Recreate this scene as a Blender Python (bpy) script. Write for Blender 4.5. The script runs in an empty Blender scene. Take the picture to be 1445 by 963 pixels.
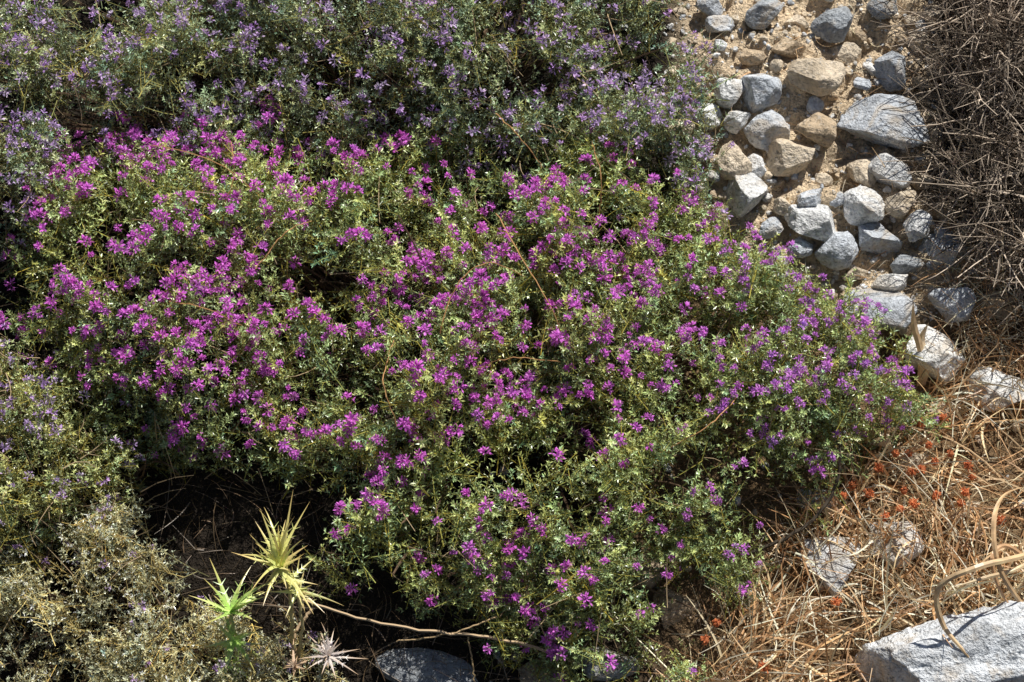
import bpy, bmesh, math
import numpy as np
from mathutils import Matrix, Vector
rng=np.random.default_rng(11)
TILT=math.radians(30); D=5.0
ROT=Matrix.Rotation(TILT,4,'X')
UP=np.array([0,math.sin(TILT),math.cos(TILT)])   # world vertical in hillside coordinates
S7,C7=math.sin(math.radians(70)),math.cos(math.radians(70))
scene=bpy.context.scene

# ---------- helpers ----------
def vnoise(p,seed=0):
    p=np.asarray(p,float); i=np.floor(p).astype(np.int64); f=p-i; f=f*f*(3-2*f)
    r=np.zeros(len(p))
    for dx in (0,1):
        for dy in (0,1):
            for dz in (0,1):
                h=((i[:,0]+dx)*73856093)^((i[:,1]+dy)*19349663)^((i[:,2]+dz)*83492791)^(seed*2654435761)
                h&=0xffffffff; h=((h^(h>>15))*2246822519)&0xffffffff; h=((h^(h>>13))*3266489917)&0xffffffff; h^=(h>>16)
                w=(f[:,0] if dx else 1-f[:,0])*(f[:,1] if dy else 1-f[:,1])*(f[:,2] if dz else 1-f[:,2])
                r+=w*(h&0xffff)/65535.0
    return r
def fbm(p,seed=0,o=3):
    a=0.5;s=0;t=0;p=np.asarray(p,float)
    for k in range(o):
        s=s+a*vnoise(p*(2.03**k),seed+k); t+=a; a*=.5
    return s/t-.5
def n2(u,v,fr,seed=0,o=3):
    return fbm(np.stack([u*fr,v*fr,np.zeros_like(u)+.37],1),seed,o)
def sstep(a,b,x):
    t=np.clip((x-a)/(b-a),0,1); return t*t*(3-2*t)
def norm(a): return a/np.maximum(np.linalg.norm(a,axis=-1,keepdims=True),1e-9)
def px_to_hill(mx,my,h=0.0):
    """image pixels (1445x963) back-projected through the camera -> hillside metres for a thing at height h"""
    mx=np.asarray(mx,float);my=np.asarray(my,float)
    b=(481-my)/600; a=(mx-722)/600
    v=(b*(D-S7*h)-D*C7*h)/(D*S7-b*C7)
    dep=D+C7*v-S7*h
    return a*dep/D, v
def hill_to_px(u,v,h):  # hillside metres -> image pixels, projected through the camera
    dep=D+C7*v-S7*h
    return 722+600*u*D/dep, 481-600*D*(S7*v+C7*h)/dep
BANKPOLY=np.array([(900,-400),(960,100),(930,180),(980,300),(1120,400),(1200,470),(1330,440),(1400,380),(1390,100),(1400,-400)],float)
def segdist(pu,pv,poly):
    a=poly; b=np.roll(poly,-1,0); d=np.full(len(pu),1e9); ins=np.zeros(len(pu),bool)
    for (ax,ay),(bx,by) in zip(a,b):
        ex,ey=bx-ax,by-ay; t=np.clip(((pu-ax)*ex+(pv-ay)*ey)/(ex*ex+ey*ey+1e-12),0,1)
        d=np.minimum(d,np.hypot(pu-ax-t*ex,pv-ay-t*ey))
        c=((ay>pv)!=(by>pv)); xx=ax+(pv-ay)*ex/(ey if abs(ey)>1e-12 else 1e-12)
        ins^=c&(pu<xx)
    return np.where(ins,d,-d)
bu,bv=px_to_hill(BANKPOLY[:,0],BANKPOLY[:,1]); BANK=np.stack([bu,bv],1)
def T(u,v):
    u=np.asarray(u,float);v=np.asarray(v,float)
    far=1-sstep(3,12,np.hypot(u,v))
    h=(0.16*n2(u,v,1.1,3)+.05*n2(u,v,5,9))
    m=sstep(-.08,.12,segdist(u,v,BANK))
    h=h+m*far*(.13*np.abs(n2(u,v,7,21,4))*2+.05*n2(u,v,26,31,3))
    h=h+far*.012*n2(u,v,30,41,2)
    h=h-far*.10*sstep(-.25,-.9,v)*sstep(.35,-.2,u)
    h=h+2.5*(1-far)*n2(u,v,.12,51,3)
    return h
class B:
    def __init__(s): s.V=[];s.F=[];s.C=[];s.M=[];s.n=0
    def add(s,V,F,C,M=0):
        V=np.asarray(V,float).reshape(-1,3);F=np.asarray(F,int).reshape(-1,4)
        C=np.asarray(C,float)
        if C.ndim==1: C=np.tile(C,(len(V),1))
        s.V.append(V);s.F.append(F+s.n);s.C.append(C)
        s.M.append(np.full(len(F),M) if np.isscalar(M) else M); s.n+=len(V)
    def arrays(s): return np.concatenate(s.V),np.concatenate(s.F),np.concatenate(s.C),np.concatenate(s.M)
    def build(s,name,mats,smooth=False,mat=None):
        V,F,C,M=s.arrays(); me=bpy.data.meshes.new(name)
        me.vertices.add(len(V)); me.vertices.foreach_set('co',V.astype(np.float32).ravel())
        me.loops.add(len(F)*4); me.loops.foreach_set('vertex_index',F.astype(np.int32).ravel())
        me.polygons.add(len(F)); me.polygons.foreach_set('loop_start',(np.arange(len(F))*4).astype(np.int32))
        for m in mats: me.materials.append(m)
        me.polygons.foreach_set('material_index',M.astype(np.int32))
        me.polygons.foreach_set('use_smooth',np.full(len(F),smooth))
        me.update(calc_edges=True)
        ca=me.color_attributes.new('Col','FLOAT_COLOR','POINT')
        ca.data.foreach_set('color',np.concatenate([np.clip(C,0,.9),np.ones((len(C),1))],1).astype(np.float32).ravel())
        ob=bpy.data.objects.new(name,me); scene.collection.objects.link(ob)
        ob.matrix_world=ROT if mat is None else mat
        return ob
def tubes(b,P,r,col,M=0,sides=3):
    n,k,_=P.shape
    t=norm(np.gradient(P,axis=1)); ref=np.array([.31,.17,.93]); x=norm(np.cross(t,ref)); y=np.cross(t,x)
    a=np.arange(sides)*2*math.pi/sides
    V=P[:,:,None,:]+r[:,:,None,None]*(np.cos(a)[None,None,:,None]*x[:,:,None,:]+np.sin(a)[None,None,:,None]*y[:,:,None,:])
    base=(np.arange(n)[:,None,None]*k*sides+np.arange(k-1)[None,:,None]*sides)
    s=np.arange(sides)[None,None,:]; s2=(s+1)%sides
    F=np.stack([base+s,base+s2,base+sides+s2,base+sides+s],-1)
    col=np.asarray(col,float)
    if col.ndim==2: col=np.repeat(col,k*sides,0)
    b.add(V,F,col,M)
def ribbons(b,P,w,side,col,M=0,fold=.25):
    n,k,_=P.shape; t=norm(np.gradient(P,axis=1)); s=norm(side[:,None,:]-t*np.sum(t*side[:,None,:],-1,keepdims=True)); nn=np.cross(t,s)
    w=w[:,:,None]
    V=np.stack([P-s*w+nn*w*fold,P,P+s*w+nn*w*fold],2)
    base=(np.arange(n)[:,None,None]*k*3+np.arange(k-1)[None,:,None]*3)+np.arange(2)[None,None,:]
    F=np.stack([base,base+1,base+4,base+3],-1)
    col=np.asarray(col,float)
    if col.ndim==2: col=np.repeat(col,k*3,0)
    b.add(V,F,col,M)
def spline(pts,k):
    pts=np.asarray(pts,float); n=len(pts); t=np.linspace(0,n-1,k); i=np.clip(t.astype(int),0,n-2); f=(t-i)[:,None]
    g=lambda j: pts[np.clip(j,0,n-1)]
    p0,p1,p2,p3=g(i-1),g(i),g(i+1),g(i+2)
    return .5*((2*p1)+(-p0+p2)*f+(2*p0-5*p1+4*p2-p3)*f*f+(-p0+3*p1-3*p2+p3)*f**3)

# ---------- materials ----------
def newmat(name):
    m=bpy.data.materials.new(name); m.use_nodes=True; nt=m.node_tree
    for n in list(nt.nodes): nt.nodes.remove(n)
    return m,nt,nt.nodes.new('ShaderNodeOutputMaterial')
def leafmat(name,trans,rough,gl):
    m,nt,out=newmat(name); N=nt.nodes.new;L=nt.links.new
    at=N('ShaderNodeAttribute'); at.attribute_name='Col'
    p=N('ShaderNodeBsdfDiffuse'); L(at.outputs['Color'],p.inputs['Color']); cur=p.outputs[0]
    if trans>0:
        t=N('ShaderNodeBsdfTranslucent'); mx=N('ShaderNodeMixShader'); mx.inputs[0].default_value=trans
        L(at.outputs['Color'],t.inputs['Color']); L(cur,mx.inputs[1]); L(t.outputs[0],mx.inputs[2]); cur=mx.outputs[0]
    if gl>0:
        q=N('ShaderNodeBsdfGlossy'); q.inputs['Roughness'].default_value=rough; q.inputs['Color'].default_value=(1,1,1,1); mx=N('ShaderNodeMixShader'); mx.inputs[0].default_value=gl
        L(cur,mx.inputs[1]); L(q.outputs[0],mx.inputs[2]); cur=mx.outputs[0]
    L(cur,out.inputs[0])
    return m
LEAF=leafmat('thyme_leaf',.14,.35,.08); PETAL=leafmat('petal',.30,.6,0); WOOD=leafmat('woody_stem',0,.8,0); STRAW=leafmat('straw',.12,.45,.06)
def earthmat(name,scale,bumpd,rough=.95,rock=False):
    m,nt,out=newmat(name); N=nt.nodes.new;L=nt.links.new
    at=N('ShaderNodeAttribute'); at.attribute_name='Col'
    tc=N('ShaderNodeTexCoord'); p=N('ShaderNodeBsdfPrincipled'); p.inputs['Roughness'].default_value=rough; p.inputs['Specular IOR Level'].default_value=.25
    def noise(sc,det,ro=.6,dist=0):
        n=N('ShaderNodeTexNoise'); n.inputs['Scale'].default_value=sc;n.inputs['Detail'].default_value=det;n.inputs['Roughness'].default_value=ro;n.inputs['Distortion'].default_value=dist
        if rock:
            oi=N('ShaderNodeObjectInfo'); va=N('ShaderNodeVectorMath'); va.operation='MULTIPLY_ADD'
            va.inputs[1].default_value=(1,1,1); L(tc.outputs['Object'],va.inputs[0])
            cx=N('ShaderNodeCombineXYZ'); mm=N('ShaderNodeMath');mm.operation='MULTIPLY';mm.inputs[1].default_value=37.;L(oi.outputs['Random'],mm.inputs[0])
            L(mm.outputs[0],cx.inputs[0]);L(mm.outputs[0],cx.inputs[1]); L(cx.outputs[0],va.inputs[2]); L(va.outputs[0],n.inputs['Vector'])
        else: L(tc.outputs['Object'],n.inputs['Vector'])
        return n
    def ramp(src,stops):
        r=N('ShaderNodeValToRGB'); e=r.color_ramp.elements
        e[0].position,e[0].color=stops[0]; e[1].position,e[1].color=stops[-1]
        for s in stops[1:-1]:
            q=e.new(s[0]); q.color=s[1]
        L(src,r.inputs[0]); return r
    def mul(a,b_,f=1.):
        x=N('ShaderNodeMix'); x.data_type='RGBA'; x.blend_type='MULTIPLY'; x.inputs[0].default_value=f
        L(a,x.inputs[6]);L(b_,x.inputs[7]); return x.outputs[2]
    g=lambda v:(v,v,v,1)
    n1=noise(scale,4,.65,.4 if rock else 0); r1=ramp(n1.outputs['Fac'],[(.3,g(.62)),(.5,g(1.05)),(.7,g(1.35))])
    n2_=noise(scale*7,3,.7); r2=ramp(n2_.outputs['Fac'],[(.33,g(.5)),(.46,g(1.)),(.7,g(1.3))])
    c=mul(mul(at.outputs['Color'],r1.outputs[0]),r2.outputs[0])
    if rock:
        n3=noise(scale*.6,4,.6,1.5); r3=ramp(n3.outputs['Fac'],[(.50,g(0)),(.64,g(1))])
        x=N('ShaderNodeMix'); x.data_type='RGBA'; mm=N('ShaderNodeMath');mm.operation='MULTIPLY';mm.inputs[1].default_value=.5
        L(r3.outputs[0],mm.inputs[0]); L(mm.outputs[0],x.inputs[0]); L(c,x.inputs[6]); x.inputs[7].default_value=(.62,.49,.33,1); c=x.outputs[2]
        wv=noise(scale*.9,2,.5,3.); r4=ramp(wv.outputs['Fac'],[(.485,g(0)),(.5,g(1)),(.515,g(0))])
        y=N('ShaderNodeMix'); y.data_type='RGBA'; m4=N('ShaderNodeMath');m4.operation='MULTIPLY';m4.inputs[1].default_value=.3
        L(r4.outputs[0],m4.inputs[0]); L(m4.outputs[0],y.inputs[0]); L(c,y.inputs[6]); y.inputs[7].default_value=(.8,.8,.78,1); c=y.outputs[2]
    L(c,p.inputs['Base Color'])
    ad=N('ShaderNodeMath'); ad.operation='ADD'; L(n1.outputs['Fac'],ad.inputs[0]); L(n2_.outputs['Fac'],ad.inputs[1])
    bp=N('ShaderNodeBump'); bp.inputs['Strength'].default_value=1.; bp.inputs['Distance'].default_value=bumpd
    L(ad.outputs[0],bp.inputs['Height']); L(bp.outputs[0],p.inputs['Normal']); L(p.outputs[0],out.inputs[0])
    return m
SOIL=earthmat('stony_soil',14,.03); STONE=earthmat('limestone',16,.010,.85,True)

# ---------- ground ----------
def axis(lo,hi,step,ext):
    a=np.arange(lo,hi,step); s=[];x=hi;d=step
    while x<ext: s.append(x); d*=1.25; x+=d
    t=[];x=lo-step;d=step
    while x>-ext: t.append(x); d*=1.25; x-=d
    return np.array(t[::-1]+list(a)+s)
au=axis(-1.5,1.5,.009,70); av=axis(-1.0,1.2,.009,70)
U,Vv=np.meshgrid(au,av); uf,vf=U.ravel(),Vv.ravel(); H=T(uf,vf)
bank=sstep(-.05,.08,segdist(uf,vf,BANK))[:,None]
grassm=(sstep(.25,.55,uf+.25*vf+.25)*sstep(.35,-.1,vf))[:,None]
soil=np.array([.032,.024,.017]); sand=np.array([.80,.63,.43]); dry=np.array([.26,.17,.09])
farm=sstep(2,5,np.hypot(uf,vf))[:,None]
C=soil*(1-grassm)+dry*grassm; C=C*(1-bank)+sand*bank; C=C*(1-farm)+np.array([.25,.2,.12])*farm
nu,nv=len(au),len(av); idx=np.arange(nu*nv).reshape(nv,nu)
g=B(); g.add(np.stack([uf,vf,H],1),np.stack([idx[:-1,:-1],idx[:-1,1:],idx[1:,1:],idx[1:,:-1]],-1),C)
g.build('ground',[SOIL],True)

# ---------- rocks ----------
def csphere(c):
    bm=bmesh.new(); bmesh.ops.create_cube(bm,size=2); bmesh.ops.subdivide_edges(bm,edges=bm.edges[:],cuts=c,use_grid_fill=True)
    V=norm(np.array([v.co[:] for v in bm.verts])); F=np.array([[v.index for v in f.verts] for f in bm.faces]); bm.free(); return V,F
CS=csphere(24); CSB=csphere(40); CSs=csphere(2); CSm=csphere(6)
def stone(base,seed,k=12,rough=1.,lo_=.5):
    r=np.random.default_rng(seed); p=base.copy()
    for i in range(k):
        n=norm(r.normal(size=3)); d=r.uniform(lo_,.88); e=p@n-d; p=p-np.where(e>0,e*.97,0)[:,None]*n
    q=p+r.uniform(0,50,3)
    p=p*(1+rough*(.24*fbm(q*1.7,seed)+.09*fbm(q*5,seed+5)+.04*fbm(q*14,seed+8)))[:,None]
    lo,hi=p.min(0),p.max(0); return (p-(lo+hi)/2)/((hi-lo)/2)
G=(.52,.55,.59);LG=(.72,.72,.71);TN=(.68,.57,.43);DG=(.32,.34,.36);BR=(.48,.37,.25);WH=(.84,.83,.80)
rocks=[(1245,172,126,80,G),(1150,107,80,52,TN),(1257,97,50,58,G),(1073,125,58,58,G),(1027,130,42,42,LG),(1175,35,62,46,DG),(1083,185,66,50,G),(1115,222,66,50,TN),
(1150,185,60,50,BR),(1030,227,50,62,TN),(1050,277,62,58,LG),(1040,167,38,34,LG),(998,165,40,36,LG),(1256,240,62,50,LG),(1215,243,40,46,TN),(1218,290,58,46,LG),
(1273,288,50,36,TN),(1145,313,80,50,LG),(1180,350,60,56,G),(1240,337,64,44,G),(1295,322,40,40,LG),(1332,355,68,52,G),(1280,374,50,30,DG),(1255,399,52,28,WH),
(1240,432,100,66,G),(1318,500,84,70,WH),(1412,552,90,60,WH),(1078,18,60,38,DG),(1015,35,42,28,G),(1192,76,46,36,TN),(1245,12,44,32,DG),(1065,237,30,34,LG),
(1085,321,38,26,G),(1150,150,24,26,G),(1143,280,40,26,G),(1182,282,30,24,G),(1105,290,28,24,TN),(1340,428,64,44,G),(1238,618,50,24,TN),(1262,765,74,70,LG),(1165,795,76,90,LG),
(895,805,90,50,BR),(610,950,150,60,DG),(955,850,60,60,BR),(1000,8,40,30,G),(958,182,44,32,TN),(1112,68,50,28,BR),(1125,30,36,26,TN),(1130,350,36,26,G),(1205,385,36,24,TN),
(1300,255,36,26,TN),(1340,300,48,36,BR),(1215,120,26,22,G),(1060,80,40,24,BR),(1295,60,36,30,TN),(1300,120,30,22,BR),(1330,330,26,20,G),
(1160,255,30,22,TN),(985,215,34,26,G),(975,120,40,34,BR),(1410,430,54,40,BR),(1330,575,50,26,TN),(1290,650,40,24,TN),(1150,705,50,34,G),
(1360,720,46,26,TN),(860,935,80,44,DG),(770,950,70,44,BR),(1395,905,40,30,G),(1320,20,36,26,TN),(1320,190,30,36,TN),(1100,370,30,24,LG)]
RX=np.array([r[:4] for r in rocks],float)
gu,gv=px_to_hill(RX[:,0],RX[:,1]); RN=T(gu,gv)
for i,(x,y,w,h,c) in enumerate(rocks):
    flat=y>560
    n=(.05 if flat else .32)*min(w,h)/600; n0=RN[i]; u,v=px_to_hill(x,y,n0+n)
    P=stone(CS[0],100+i,[9,12,16][i%3],1.,[.55,.42,.5][i%3])
    P=P*np.array([w/1200*1.06,h/1200*1.10,(min(w,h)/1200)*(.7 if w>85 or flat else 1.05)])
    b=B(); b.add(P,CS[1],np.array(c)*rng.uniform(.82,1.12))
    a=rng.uniform(-.35,.35)
    b.build('rock',[STONE],True,ROT@Matrix.Translation((float(u),float(v),float(n0+n)))@Matrix.Rotation(a,4,'Z')@Matrix.Rotation(rng.uniform(-.3,.1),4,'X'))
P=CSB[0].copy(); P=np.sign(P)*np.abs(P)**.6
P=stone(P,781,8,1.5,.75); P=P*np.array([.235,.10,.13]); P[:,2]-=.10*(P[:,0]-.1)*-1*.6
b=B(); b.add(P,CSB[1],(.66,.68,.70)); u,v=px_to_hill(1362,925,.07)
b.build('boulder',[STONE],True,ROT@Matrix.Translation((float(u),float(v),float(T(np.array([u]),np.array([v]))[0]+.07)))@Matrix.Rotation(.04,4,'Z')@Matrix.Rotation(-.22,4,'X'))
b=B(); tm=[stone(CSs[0],900+i,6,.8) for i in range(14)]
tmm=[stone(CSm[0],930+i,8,1.) for i in range(20)]
pal=np.array([G,LG,LG,TN,TN,BR,WH,(.62,.52,.38)])
def scatter(n,bank_only,smin,smax,avoid=False,pw=3):
    u=rng.uniform(-.1,1.5,n*4);v=rng.uniform(-1.0,1.0,n*4); t=T(u,v)
    ok=(segdist(u,v,BANK)>-.03) if bank_only else np.ones(len(u),bool)
    r=smin+(smax-smin)*rng.random(n*4)**pw
    if avoid:
        x,y=hill_to_px(u,v,t+r*.4)
        dd=(np.hypot((x[:,None]-RX[None,:,0])/(RX[None,:,2]*.5+r[:,None]*500),(y[:,None]-RX[None,:,1])/(RX[None,:,3]*.5+r[:,None]*500))<.90).any(1); ok&=~dd
    ks=np.nonzero(ok)[0]; acc=[]
    for k in ks:
        if avoid:
            if any((u[k]-u[j])**2+(v[k]-v[j])**2<(.85*(r[k]+r[j]))**2 for j in acc): continue
        acc.append(k)
        if len(acc)>=n: break
    for k in acc:
        hi=r[k]>.008; P=(tmm if hi else tm)[rng.integers(14)]*r[k]*rng.uniform([.85,.65,.6],[1.3,1,.9]); a=rng.uniform(0,6.3); ca,sa=math.cos(a),math.sin(a)
        P=P@np.array([[ca,sa,0],[-sa,ca,0],[0,0,1]])+np.array([u[k],v[k],t[k]+r[k]*.35])
        b.add(P,(CSm if hi else CSs)[1],pal[rng.integers(len(pal))]*rng.uniform(.7,1.1))
scatter(340,True,.007,.019,True,1.3); scatter(2800,True,.002,.009); scatter(500,False,.003,.014)
b.build('gravel',[STONE],True)

# ---------- sprig templates ----------
def shoot(b,p0,d,L,leaf,step,lc,wc,rg,bend=.3,wid=.17,radius=.0011):
    k=4; side=norm(np.cross(d,rg.normal(size=3))); t=np.linspace(0,1,k)[:,None]
    P=p0+d*L*t+side*L*bend*t*t*.5
    tubes(b,P[None],np.linspace(radius,radius*.5,k)[None],wc,2)
    m=max(3,int(L/step)); ts=np.linspace(.15,1,m); Q=[];F=[];Cc=[]
    ph=rg.uniform(0,6)
    for i,tt in enumerate(ts):
        c=p0+d*L*tt+side*L*bend*tt*tt*.5; ax=norm(d+side*bend*tt)
        x=norm(np.cross(ax,[.3,.5,.8])); y=np.cross(ax,x)
        nn=2 if tt<.85 else 5
        for j in range(nn):
            a=ph+i*1.57+j*2*math.pi/nn+rg.normal()*.3; rad=math.cos(a)*x+math.sin(a)*y
            up=rg.uniform(.1,.9)+ (0.4 if tt>.9 else 0)
            dr=norm(rad+ax*up); l=leaf*rg.uniform(.6,1.25)*(1-.2*tt); w=l*wid*rg.uniform(.8,1.25)
            sd=norm(np.cross(dr,ax)); nr=np.cross(sd,dr); q=len(Q)
            cc=lc*rg.uniform(.55,1.2)*(.6+.85*tt)  # paler towards the shoot tip, with lit-tip highlights painted into the leaf colour
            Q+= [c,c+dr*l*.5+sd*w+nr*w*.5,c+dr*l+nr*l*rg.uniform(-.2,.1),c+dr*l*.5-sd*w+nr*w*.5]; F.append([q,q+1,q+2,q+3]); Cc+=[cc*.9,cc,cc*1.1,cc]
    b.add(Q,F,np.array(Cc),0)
def sprig(seed,L=.13,leaf=.0135,step=.0095,nside=4,wid=.135,wc=(.36,.27,.16)):
    rg=np.random.default_rng(seed); b=B(); z=np.array([0,0,1.])
    lc=np.array([1.,1.,1.]); wc=np.array(wc)*2.2
    shoot(b,np.zeros(3),z,L,leaf,step,lc,wc,rg,.35,wid)
    for i in range(nside):
        t=rg.uniform(.2,.85); a=rg.uniform(0,6.3); d=norm(np.array([math.cos(a),math.sin(a),rg.uniform(.5,1.5)]))
        shoot(b,z*L*t,d,L*rg.uniform(.25,.5)*(1.2-t*.6),leaf*.9,step,lc,wc,rg,rg.uniform(-.3,.3),wid,.0009)
    return b.arrays()
def head(seed,nf=13,r=.018):
    rg=np.random.default_rng(seed); Q=[];F=[];Cc=[]
    for i in range(nf):
        a=rg.uniform(0,6.3); e=rg.uniform(-.25,1.45); d=np.array([math.cos(a)*math.cos(e),math.sin(a)*math.cos(e),math.sin(e)])
        c=d*r*rg.uniform(.35,.7); x=norm(np.cross(d,rg.normal(size=3))); y=np.cross(d,x)
        ll=r*rg.uniform(.45,.75)
        for j in range(3):
            an=j*2.1+rg.uniform(-.3,.3); o=norm(d*.9+(math.cos(an)*x+math.sin(an)*y)*.95); sd=norm(np.cross(o,d)); w=ll*.22; q=len(Q)
            cc=np.ones(3)*rg.uniform(.8,1.3)
            Q+=[c,c+o*ll*.65+sd*w,c+o*ll*1.1,c+o*ll*.65-sd*w];F.append([q,q+1,q+2,q+3]);Cc+=[cc*.8,cc,cc*1.15,cc]
        sd=x*r*.06; q=len(Q); Q+=[d*0,c*.6+sd,c*1.2,c*.6-sd];F.append([q,q+1,q+2,q+3]);Cc+=[np.ones(3)*.5]*4
    return np.array(Q),np.array(F),np.array(Cc),np.ones(len(F),int)
def inst(b,temps,pos,dr,sc,tint):
    which=rng.integers(len(temps),size=len(pos)); z=norm(dr); x=norm(np.cross(rng.normal(size=z.shape),z)); y=np.cross(z,x)
    R=np.stack([x,y,z],1)
    for k,(V,F,C,M) in enumerate(temps):
        s=which==k; n=s.sum()
        if n==0: continue
        W=pos[s][:,None,:]+sc[s][:,None,None]*np.einsum('vj,njk->nvk',V,R[s])
        FF=F[None]+np.arange(n)[:,None,None]*len(V)
        b.add(W,FF,(C[None]*tint[s][:,None,:]).reshape(-1,3),np.tile(M,n))
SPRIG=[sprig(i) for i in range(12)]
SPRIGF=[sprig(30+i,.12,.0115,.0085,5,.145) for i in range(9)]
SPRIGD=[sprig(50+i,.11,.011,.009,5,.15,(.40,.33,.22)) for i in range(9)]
HEAD=[head(i) for i in range(10)]
SMALL=[head(20+i,7,.014) for i in range(8)]

def bush(name,outline,hedge,Hh,R,dens,temps,tint,tvar,flower=None,gap=.2,lump=.5,scale=1.,thick=.10,gapf=5.,seed=0,nbr=300,lf=4.,pock=.12):
    ox,oy=np.array(outline,float).T; pu,pv=px_to_hill(ox,oy,.12); poly=np.stack([pu,pv],1)
    lo,hi=poly.min(0)-.05,poly.max(0)+.05; n=int((hi-lo).prod()*dens)
    u=rng.uniform(lo[0],hi[0],n);v=rng.uniform(lo[1],hi[1],n)
    def can(u,v):
        d=segdist(u,v,poly)+.22*n2(u,v,10,seed+60,2)
        x=np.clip(d/R,0,1); s=np.sqrt(np.clip(1-(1-x)**2,0,1))
        return d,T(u,v)+hedge+Hh*s*(1+lump*2*n2(u,v,lf,seed+70,3))-pock*sstep(.02,.22,n2(u,v,9,seed+75,2))*s
    d,h=can(u,v); keep=d>0; keep&=(n2(u,v,gapf,seed+80,2)<gap)|(rng.random(n)<.10)
    keep&=(n2(u,v,gapf*3.2,seed+85,2)<.05)|(rng.random(n)<.12)
    u,v,h,d=u[keep],v[keep],h[keep],d[keep]; e=.02
    hu=can(u+e,v)[1]-can(u-e,v)[1]; hv=can(u,v+e)[1]-can(u,v-e)[1]
    nr=norm(np.stack([-np.clip(hu/(2*e),-1.3,1.3),-np.clip(hv/(2*e),-1.3,1.3),np.ones_like(u)],1))
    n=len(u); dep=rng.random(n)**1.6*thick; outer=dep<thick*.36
    tip=np.stack([u,v,h-dep],1)
    dr=norm(.5*nr+.4*UP+rng.normal(size=(n,3))*.42)
    sc=scale*rng.uniform(.65,1.25,n); tip=tip+dr*(rng.uniform(-.02,.03,n)+.05*(rng.random(n)<.22))[:,None]
    base=tip-dr*(sc*.125)[:,None]
    patch=n2(u,v,3,seed+90,2)
    hue=rng.normal(size=n)
    tn=np.array(tint)*(1+tvar*rng.normal(size=n)+.5*patch)[:,None].clip(.4,1.8)
    tn=tn*np.stack([1+.09*hue,np.ones(n),1-.14*hue],1)*(1-.8*dep/thick)[:,None]  # inner sprigs darkened by depth: canopy shade painted into tint, plus dead inner leaves
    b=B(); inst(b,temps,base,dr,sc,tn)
    cen=poly.mean(0); k=7; sel=rng.integers(0,n,nbr); q=base[sel]
    st=np.stack([cen[0]+(q[:,0]-cen[0])*rng.uniform(.3,.8,nbr),cen[1]+(q[:,1]-cen[1])*rng.uniform(.3,.8,nbr)],1)
    s0=np.concatenate([st,T(st[:,0],st[:,1])[:,None]],1); mid=(s0+q)/2+rng.normal(size=(nbr,3))*.04
    t=np.linspace(0,1,k)[None,:,None]; P=(1-t)**2*s0[:,None]+2*t*(1-t)*mid[:,None]+t*t*q[:,None]
    tubes(b,P,np.linspace(.0045,.0014,k)[None,:]*rng.uniform(.6,1.3,(nbr,1)),np.array([.15,.10,.065])*rng.uniform(.5,1.4,(nbr,1)),2,4)
    m=nbr*3; sel=rng.integers(0,n,m); p0=base[sel]-nr[sel]*rng.uniform(-.05,.06,(m,1)); dd=norm(rng.normal(size=(m,3))+.3*nr[sel]); ln=rng.uniform(.04,.14,(m,1,1)); t=np.linspace(0,1,4)[None,:,None]
    P=p0[:,None]+dd[:,None]*ln*t+rng.normal(size=(m,1,3))*.02*t*t
    tubes(b,P,np.tile(np.linspace(.0014,.0006,4),(m,1)),np.array([.40,.30,.18])*rng.uniform(.3,1.4,(m,1)),2)
    if flower:
        x,y=hill_to_px(u,v,h); pr,colf,heads,fs=flower(x,y,rng); s=outer&(rng.random(n)<pr)
        fp=base[s]+dr[s]*(sc[s]*.132+.010)[:,None]+UP*.004; m=s.sum(); fd=norm(dr[s]+.5*UP+rng.normal(size=(m,3))*.25)
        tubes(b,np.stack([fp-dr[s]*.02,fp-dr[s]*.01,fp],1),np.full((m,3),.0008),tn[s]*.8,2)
        inst(b,heads,fp,fd,fs[s]*rng.uniform(.6,1.2,m),colf[s])
    return b.build(name,[LEAF,PETAL,WOOD])
def inpoly(x,y,p): return segdist(x,y,np.array(p,float))
MAG=np.array([.90,.21,.80]); VIO=np.array([.64,.32,.88]); LIL=np.array([.74,.58,.90])
def f_main(x,y,r):
    d=inpoly(x,y,[(60,200),(430,165),(560,215),(850,255),(1000,290),(1250,480),(1300,570),(1150,610),(900,570),(640,570),(300,600),(180,540),(60,420)])
    cl=n2(x/600,y/600,5,5,2)
    pr=np.where(d>0,.76,.42)+1.1*cl; pr=np.where((y<250)&(x>560),.14,pr); pr=np.where((y>600),.40+.7*cl,pr)
    k=np.clip(.05+sstep(800,1150,x)*.6+.25*r.normal(size=len(x))*.6+sstep(600,850,y)*.1,0,1)[:,None]
    c=MAG*(1-k)+VIO*k; c=c*r.uniform(.85,1.2,(len(x),1))
    return pr,c,HEAD,np.where(x>900,.72,.84)
def f_small(p0,s=1.):
    def f(x,y,r):
        k=r.random((len(x),1))*.7; return np.clip(p0+1.6*n2(x/600,y/600,6,77,2),0,1),(LIL*(1-k)+VIO*k)*r.uniform(.8,1.15,(len(x),1)),SMALL,np.full(len(x),s)
    return f
bush('thyme_shrub',[(-90,-130),(300,-150),(800,-150),(915,-60),(945,40),(990,130),(1005,220),(1010,270),(900,290),(700,250),(450,230),(200,260),(60,330),(-40,420),(-90,420)],.04,.34,.30,3300,SPRIGF,(.44,.53,.28),.22,f_small(.9,1.15),gap=.08,lump=.8,thick=.12,seed=200,lf=3.5,gapf=4,pock=.2)
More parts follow.
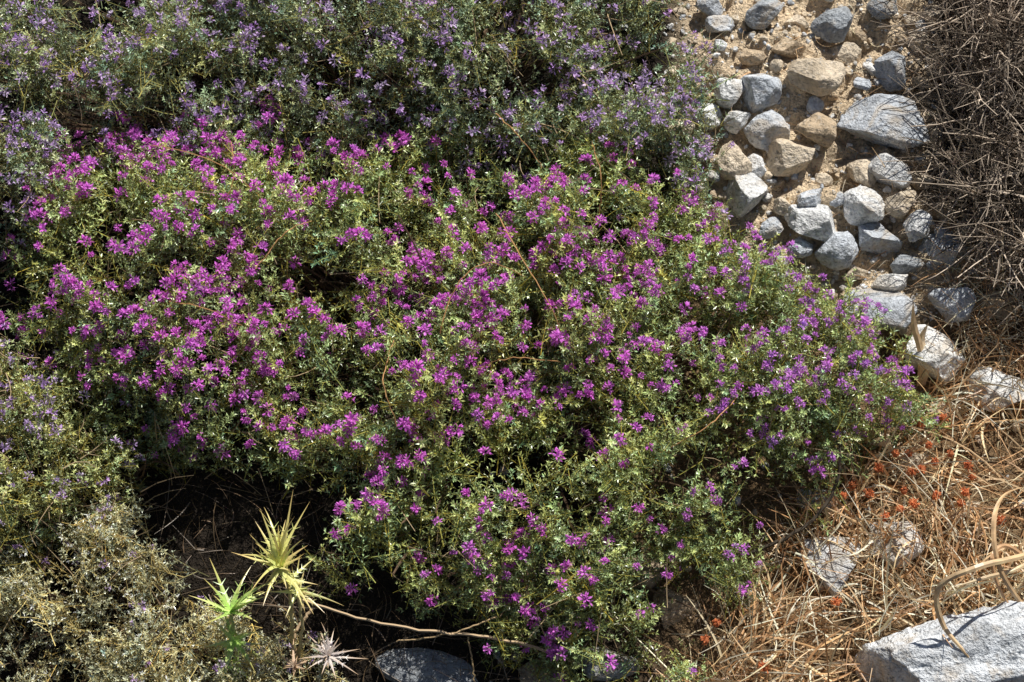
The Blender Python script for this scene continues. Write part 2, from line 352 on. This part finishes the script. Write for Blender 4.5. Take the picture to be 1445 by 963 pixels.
bush('flowering_thyme_shrub',[(60,225),(110,190),(200,215),(330,160),(420,180),(600,180),(760,175),(870,200),(960,250),(1010,300),(1090,350),(1200,410),(1270,490),(1300,570),(1240,625),(1190,690),(1100,745),(1040,800),(965,810),(960,850),(1010,930),(1020,1000),(850,1000),(800,940),(740,890),(650,870),(500,830),(450,770),(500,710),(420,670),(300,665),(190,640),(110,560),(20,440),(50,340)],
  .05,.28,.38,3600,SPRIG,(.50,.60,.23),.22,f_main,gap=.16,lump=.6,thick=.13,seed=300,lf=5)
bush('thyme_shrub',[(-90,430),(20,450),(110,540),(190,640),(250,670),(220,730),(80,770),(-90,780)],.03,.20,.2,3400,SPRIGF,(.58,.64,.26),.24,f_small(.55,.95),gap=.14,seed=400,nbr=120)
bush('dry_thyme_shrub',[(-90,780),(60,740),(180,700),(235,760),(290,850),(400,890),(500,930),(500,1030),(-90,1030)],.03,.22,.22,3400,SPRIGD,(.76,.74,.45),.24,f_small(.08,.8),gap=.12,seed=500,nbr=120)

# ---------- dry twiggy shrub, top right ----------
b=B(); n=4200
mxr=1310+rng.uniform(0,230,n); myr=rng.uniform(-100,450,n); ok=segdist(mxr,myr,np.array([(1345,-200),(1330,80),(1325,250),(1370,340),(1420,400),(1500,420),(1600,420),(1600,-200)],float))>0
mxr,myr=mxr[ok],myr[ok]; n=len(mxr); u,v=px_to_hill(mxr,myr,.1); h=T(u,v)+rng.uniform(0,.26,n)*sstep(1320,1400,mxr)
p0=np.stack([u,v,h],1); dd=norm(rng.normal(size=(n,3))+np.array([-.1,.1,.25])); k=6; t=np.linspace(0,1,k)[None,:,None]
ln=rng.uniform(.05,.2,(n,1,1)); P=p0[:,None]+dd[:,None]*ln*t+rng.normal(size=(n,1,3))*.045*t*t+np.cumsum(rng.normal(size=(n,k,3))*.0035,1)
cc=np.array([.25,.205,.16])*rng.uniform(.15,2.2,(n,1))**1.5
tubes(b,P,np.linspace(.0016,.0007,k)[None]*rng.uniform(.7,1.8,(n,1)),cc)
m=n*2; s=rng.integers(0,n,m); j=rng.integers(1,5,m); q0=P[s,j]; d2=norm(dd[s]+rng.normal(size=(m,3))*.7); t=np.linspace(0,1,4)[None,:,None]
P2=q0[:,None]+d2[:,None]*rng.uniform(.02,.07,(m,1,1))*t+rng.normal(size=(m,1,3))*.01*t*t
tubes(b,P2,np.tile(np.linspace(.001,.0005,4),(m,1)),cc[s])
b.build('dead_twig_shrub',[WOOD])

# ---------- dry grass ----------
def grass(poly,n,lmin,lmax,wid,flat,cols,seedv,density_noise=.0,hmax=.02):
    pl=np.array(poly,float); lo,hi=pl.min(0),pl.max(0)
    x=rng.uniform(lo[0],hi[0],n);y=rng.uniform(lo[1],hi[1],n); ok=segdist(x,y,pl)>-12
    ok&=(n2(x/600,y/600,8,seedv,2)>density_noise)|(rng.random(n)<.25); x,y=x[ok],y[ok]; n=len(x)
    u,v=px_to_hill(x,y,.02); h=T(u,v)+rng.uniform(0,hmax,n); p0=np.stack([u,v,h],1)
    tuft=np.stack([n2(u,v,9,seedv+3,2),n2(u,v,9,seedv+4,2),0*u],1)*4
    dd=norm(rng.normal(size=(n,3))*[1,1,.35]+tuft+UP*(1-flat)*1.3+np.array([0,0,.15])); k=6; t=np.linspace(0,1,k)[None,:,None]
    ln=rng.uniform(lmin,lmax,(n,1,1)); droop=rng.normal(size=(n,1,3))*.35-UP*(.35*(1-flat))
    P=p0[:,None]+dd[:,None]*ln*t+droop*ln*t*t
    P[:,:,2]=np.maximum(P[:,:,2],(h-.0)[:,None])
    w=wid*rng.uniform(.5,1.6,(n,1))*np.array([1,1,.9,.75,.5,.15])[None]
    ci=np.array(cols)[rng.integers(len(cols),size=n)]*rng.uniform(.65,1.15,(n,1))
    b=B(); ribbons(b,P,w,rng.normal(size=(n,3)),ci); return b
cols=[(.90,.62,.34),(.9,.75,.48),(.88,.52,.25),(.9,.82,.62),(.46,.25,.11)]
R1=[(1300,590),(1360,470),(1400,380),(1480,380),(1520,400),(1520,880),(1430,870),(1300,870),(1230,890),(1220,1010),(930,1010),(1010,880),(1080,800),(1190,690),(1250,640)]
b=grass(R1,5500,.05,.17,.0019,.3,cols,810,.03,.05); a=grass(R1,4500,.03,.09,.0015,.95,cols,820,-.04,.012).arrays(); b.add(*a[:3],a[3])
a=grass([(1330,330),(1420,330),(1440,480),(1360,480)],700,.05,.14,.001,.3,cols,840,-.3,.02).arrays(); b.add(*a[:3],a[3])
a=grass(R1,110,.2,.38,.002,.6,cols,860,-.5,.06).arrays(); b.add(*a[:3],a[3]); b.build('dry_grass',[STRAW])
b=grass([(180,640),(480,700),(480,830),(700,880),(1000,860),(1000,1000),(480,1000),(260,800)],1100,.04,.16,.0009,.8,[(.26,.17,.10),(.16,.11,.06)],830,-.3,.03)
a=grass([(960,-20),(1330,-20),(1330,420),(1100,380),(980,300)],450,.02,.08,.0008,.9,cols,850,.0,.02).arrays(); b.add(*a[:3],a[3]); b.build('grass_litter',[STRAW])

# ---------- individual features ----------
def pp(x,y,h):
    gu,gv=px_to_hill(x,y,h); n=T(np.array([gu]),np.array([gv]))[0]; u,v=px_to_hill(x,y,h+n); return np.array([float(u),float(v),h+n])
def star(b,c,ax,n,l,w,cols,spread=(.1,1.3),M=0,spine=True):
    ax=norm(np.array(ax,float)); x=norm(np.cross(ax,[.2,.9,.3])); y=np.cross(ax,x); k=7; t=np.linspace(0,1,k)[:,None]
    for i in range(n):
        a=i*2.4+rng.uniform(-.4,.4); e=rng.uniform(*spread); o=math.cos(a)*x+math.sin(a)*y; d=norm(ax*math.cos(e)+o*math.sin(e)); ll=l*rng.uniform(.4,1.25)
        tw=rng.normal(size=3)*ll*.12
        P=c+d*ll*t+o*ll*.15*t*t-UP*ll*.08*t*t+tw*t*t
        col=np.array(cols[rng.integers(len(cols))])*rng.uniform(.8,1.15)
        W=w*np.array([.6,1,.8,.55,.35,.2,.03])
        b0=B(); ribbons(b0,P[None],W[None],norm(np.cross(d,ax))[None],col); V,F,C_,M_=b0.arrays()
        tipc=np.array([.85,.50,.18]); f=np.repeat(np.linspace(0,1,k)**2,3)[:,None]*.7; b.add(V,F,C_*(1-f)+tipc*f,M)
        if spine:
            s0=norm(np.cross(d,ax))
            for q in range(6):
                j=1+q//2; sg=1 if q%2 else -1; p=P[j]; e2=p+norm(s0*sg+d*.9)*ll*.16
                b.add([p-d*w*.3,p+d*w*.3,e2+d*.0002,e2],[[0,1,2,3]],col*1.1,M)
YG=[(.84,.82,.28),(.74,.80,.28),(.88,.76,.34)]; GG=[(.52,.76,.20),(.62,.80,.26)]
b=B()
def stem(b,pts,r0_,r1_,col,M=2,k=24,sides=6):
    P=spline(np.array(pts),k); P=P+rng.normal(size=P.shape)*.0012; tubes(b,P[None],np.linspace(r0_,r1_,k)[None],col,M,sides); return P
r0=pp(415,955,.0)
c1=pp(395,800,.30); c2=pp(325,862,.26); c3=pp(330,905,.2); c4=pp(420,835,.24)
stem(b,[r0,pp(412,900,.12),pp(410,850,.22),c1],.006,.003,(.6,.5,.24)); stem(b,[r0,pp(370,930,.1),pp(335,900,.18),c2],.005,.003,(.46,.52,.2))
stem(b,[r0,pp(425,890,.14),c4],.005,.003,(.6,.5,.26))
star(b,c1,norm(np.array([0,.3,1])),22,.115,.0062,YG,(.3,1.5)); star(b,c1+np.array([.0,.02,.02]),[.1,.6,.6],8,.13,.005,YG,(.0,.6)); star(b,(c1+c4)/2,[.2,.2,.8],12,.06,.0045,YG,(.3,1.5))
star(b,c2,norm(np.array([0,.5,.8])),18,.125,.0062,GG,(.3,1.5)); star(b,c3,[0,-.4,1],12,.11,.0055,GG,(.4,1.5)); star(b,c4,[.4,-.2,1],14,.07,.0045,YG,(.3,1.5)); star(b,pp(330,940,.1),[0,0,1],10,.08,.005,GG,(.4,1.5))
b.build('spiny_thistle',[LEAF,PETAL,WOOD])
b=B(); c=pp(462,925,.14); stem(b,[pp(440,975,0),pp(455,950,.08),c],.004,.003,(.45,.38,.28))
star(b,c,[.1,.3,1],30,.055,.004,[(.70,.64,.60),(.56,.50,.48)],(.2,1.7)); star(b,pp(415,940,.12),[.1,.3,1],16,.05,.0035,[(.7,.5,.34),(.55,.44,.34)],(.2,1.6))
b.build('dried_thistle',[STRAW,PETAL,WOOD])
b=B(); stem(b,[pp(425,845,.20),pp(500,870,.18),pp(600,890,.16),pp(680,897,.14),pp(760,915,.10),pp(820,940,.04)],.003,.004,(.60,.44,.27),0,30)
stem(b,[pp(560,905,.1),pp(640,893,.15),pp(700,870,.16)],.002,.002,(.5,.36,.2),0); stem(b,[pp(440,860,.1),pp(415,900,.1),pp(430,960,.02)],.004,.003,(.5,.36,.22),0)
stem(b,[pp(660,900,.12),pp(665,930,.06),pp(670,975,.0)],.002,.002,(.5,.36,.2),0)
b.build('bare_branch',[WOOD])
b=B(); stem(b,[pp(1040,785,.03),pp(1090,768,.07),pp(1150,730,.12),pp(1180,680,.16),pp(1186,620,.22)],.005,.003,(.10,.08,.06),0,30); b.build('bare_branch',[WOOD])
b=B()
for pts in [[(210,205,.38),(270,215,.42),(330,245,.40),(390,300,.36)],[(620,470,.37),(645,400,.42),(690,370,.44),(740,390,.40)],[(700,300,.36),(740,370,.42),(775,430,.42),(800,500,.36)],[(360,380,.38),(400,330,.42),(440,310,.40)],[(240,425,.38),(290,435,.42),(340,460,.36)],[(310,300,.40),(330,250,.44),(325,200,.44)],[(845,300,.38),(848,250,.44),(835,200,.44)],[(700,160,.4),(730,190,.42),(765,235,.38)],[(670,520,.35),(720,505,.41),(790,510,.36)],[(930,640,.32),(1000,600,.4),(1040,560,.34)],[(560,600,.35),(540,540,.41),(555,480,.36)]]:
    stem(b,[pp(q[0],q[1],q[2]-.03) for q in pts],.0014,.0009,(.66,.36,.16),0,18,4)
b.build('dry_stems',[WOOD])
b=B()
def strap(b,pts,w,col):
    k=30; P=spline(np.array([pp(*q) for q in pts]),k); W=w*np.clip(np.linspace(1.,-.02,k)*3,.05,1)
    t=norm(np.gradient(P,axis=0)); s=norm(np.cross(t,np.array([0,-.25,1.]))); nn=np.cross(t,s)
    V=np.stack([P-s*W[:,None]+nn*W[:,None]*.4,P,P+s*W[:,None]+nn*W[:,None]*.4],1).reshape(-1,3)
    base=np.arange(k-1)[:,None]*3+np.arange(2)[None]; F=np.stack([base,base+1,base+4,base+3],-1)
    b.add(V,F,np.array(col)*1.25*(1+.15*rng.normal(size=(len(V),1))),0)
strap(b,[(1480,770,.10),(1440,785,.22),(1380,800,.28),(1325,828,.25),(1330,880,.18),(1365,925,.16),(1400,975,.10)],.0062,(.62,.43,.24))
strap(b,[(1480,900,.0),(1440,850,.15),(1410,800,.24),(1402,740,.28),(1415,700,.26),(1450,685,.2)],.0055,(.58,.38,.20))
strap(b,[(1500,850,.0),(1460,800,.14),(1420,770,.2),(1400,790,.22),(1415,840,.16),(1450,880,.1)],.005,(.55,.33,.17))
strap(b,[(1500,760,.1),(1440,800,.2),(1390,815,.2),(1340,830,.2)],.0045,(.66,.48,.28))
b.build('dry_strap_leaves',[STRAW])
b=B()
strap(b,[(1298,545,.0),(1300,500,.08),(1290,460,.15),(1288,425,.2)],.008,(.60,.42,.24)); strap(b,[(1300,545,.0),(1308,510,.06),(1300,480,.1),(1310,455,.13)],.009,(.66,.5,.32)); strap(b,[(1215,600,.02),(1240,615,.06),(1265,640,.03)],.013,(.62,.46,.26))
b.build('dry_curled_leaf',[STRAW])
RH=[head(60+i,16,.016) for i in range(4)]
pts=[(1332,590),(1298,598),(1310,628),(1282,640),(1318,652),(1300,662),(1365,658),(1372,672),(1203,685),(1225,697),(1275,692),(1362,695),(1270,718),(1290,712),(1355,710),(1412,735),(995,903),(1078,942),(1190,700),(1340,640),(1285,665),(1010,880),(1240,660),(1262,640),(1320,700),(1180,850),(1250,730)]
c=np.array([pp(x,y,rng.uniform(.06,.10)) for x,y in pts]); b=B(); n=len(c)
col=np.array([.88,.30,.13])*rng.uniform(.6,1.1,(n,1)); inst(b,RH,c,np.tile(UP,(n,1))+rng.normal(size=(n,3))*.3,rng.uniform(.55,.9,n),col)
for q,cq in zip(c,col):
    b.add(stone(CSs[0],int(q[0]*1000)%97+5,3,.8)*.008+q,CSs[1],cq*.8,1)
    e=q+np.array([rng.normal()*.02,rng.normal()*.02,-.09]); tubes(b,np.stack([e,(e+q)/2+rng.normal(size=3)*.004,q])[None],np.full((1,3),.0009),(.5,.3,.14),0)
b.build('dried_seed_heads',[STRAW,PETAL])

# ---------- light, camera ----------
sd=norm(np.array([.28,.20,.94])); el=math.asin(sd[2]); az=math.atan2(sd[0],sd[1])
sun=bpy.data.lights.new('sun','SUN'); sun.energy=5.0; sun.angle=math.radians(.5); sun.color=(1,.97,.91)
so=bpy.data.objects.new('sun',sun); scene.collection.objects.link(so); so.rotation_euler=Vector(sd).to_track_quat('Z','Y').to_euler()
w=bpy.data.worlds.new('World'); scene.world=w; w.use_nodes=True; nt=w.node_tree
sky=nt.nodes.new('ShaderNodeTexSky'); sky.sky_type='NISHITA'; sky.sun_disc=False; sky.sun_elevation=el; sky.sun_rotation=az
bg=nt.nodes['Background']; bg.inputs[1].default_value=.05; nt.links.new(sky.outputs[0],bg.inputs[0])
cam=bpy.data.cameras.new('camera'); co=bpy.data.objects.new('camera',cam); scene.collection.objects.link(co); scene.camera=co
cam.sensor_width=36; cam.lens=36*D/(1445/600); cam.clip_end=500
d=Vector((0,math.cos(math.radians(40)),-math.sin(math.radians(40)))); co.location=-d*D; co.rotation_euler=d.to_track_quat('-Z','Y').to_euler()
scene.view_settings.view_transform='Standard'; scene.view_settings.look='None'; scene.view_settings.exposure=0
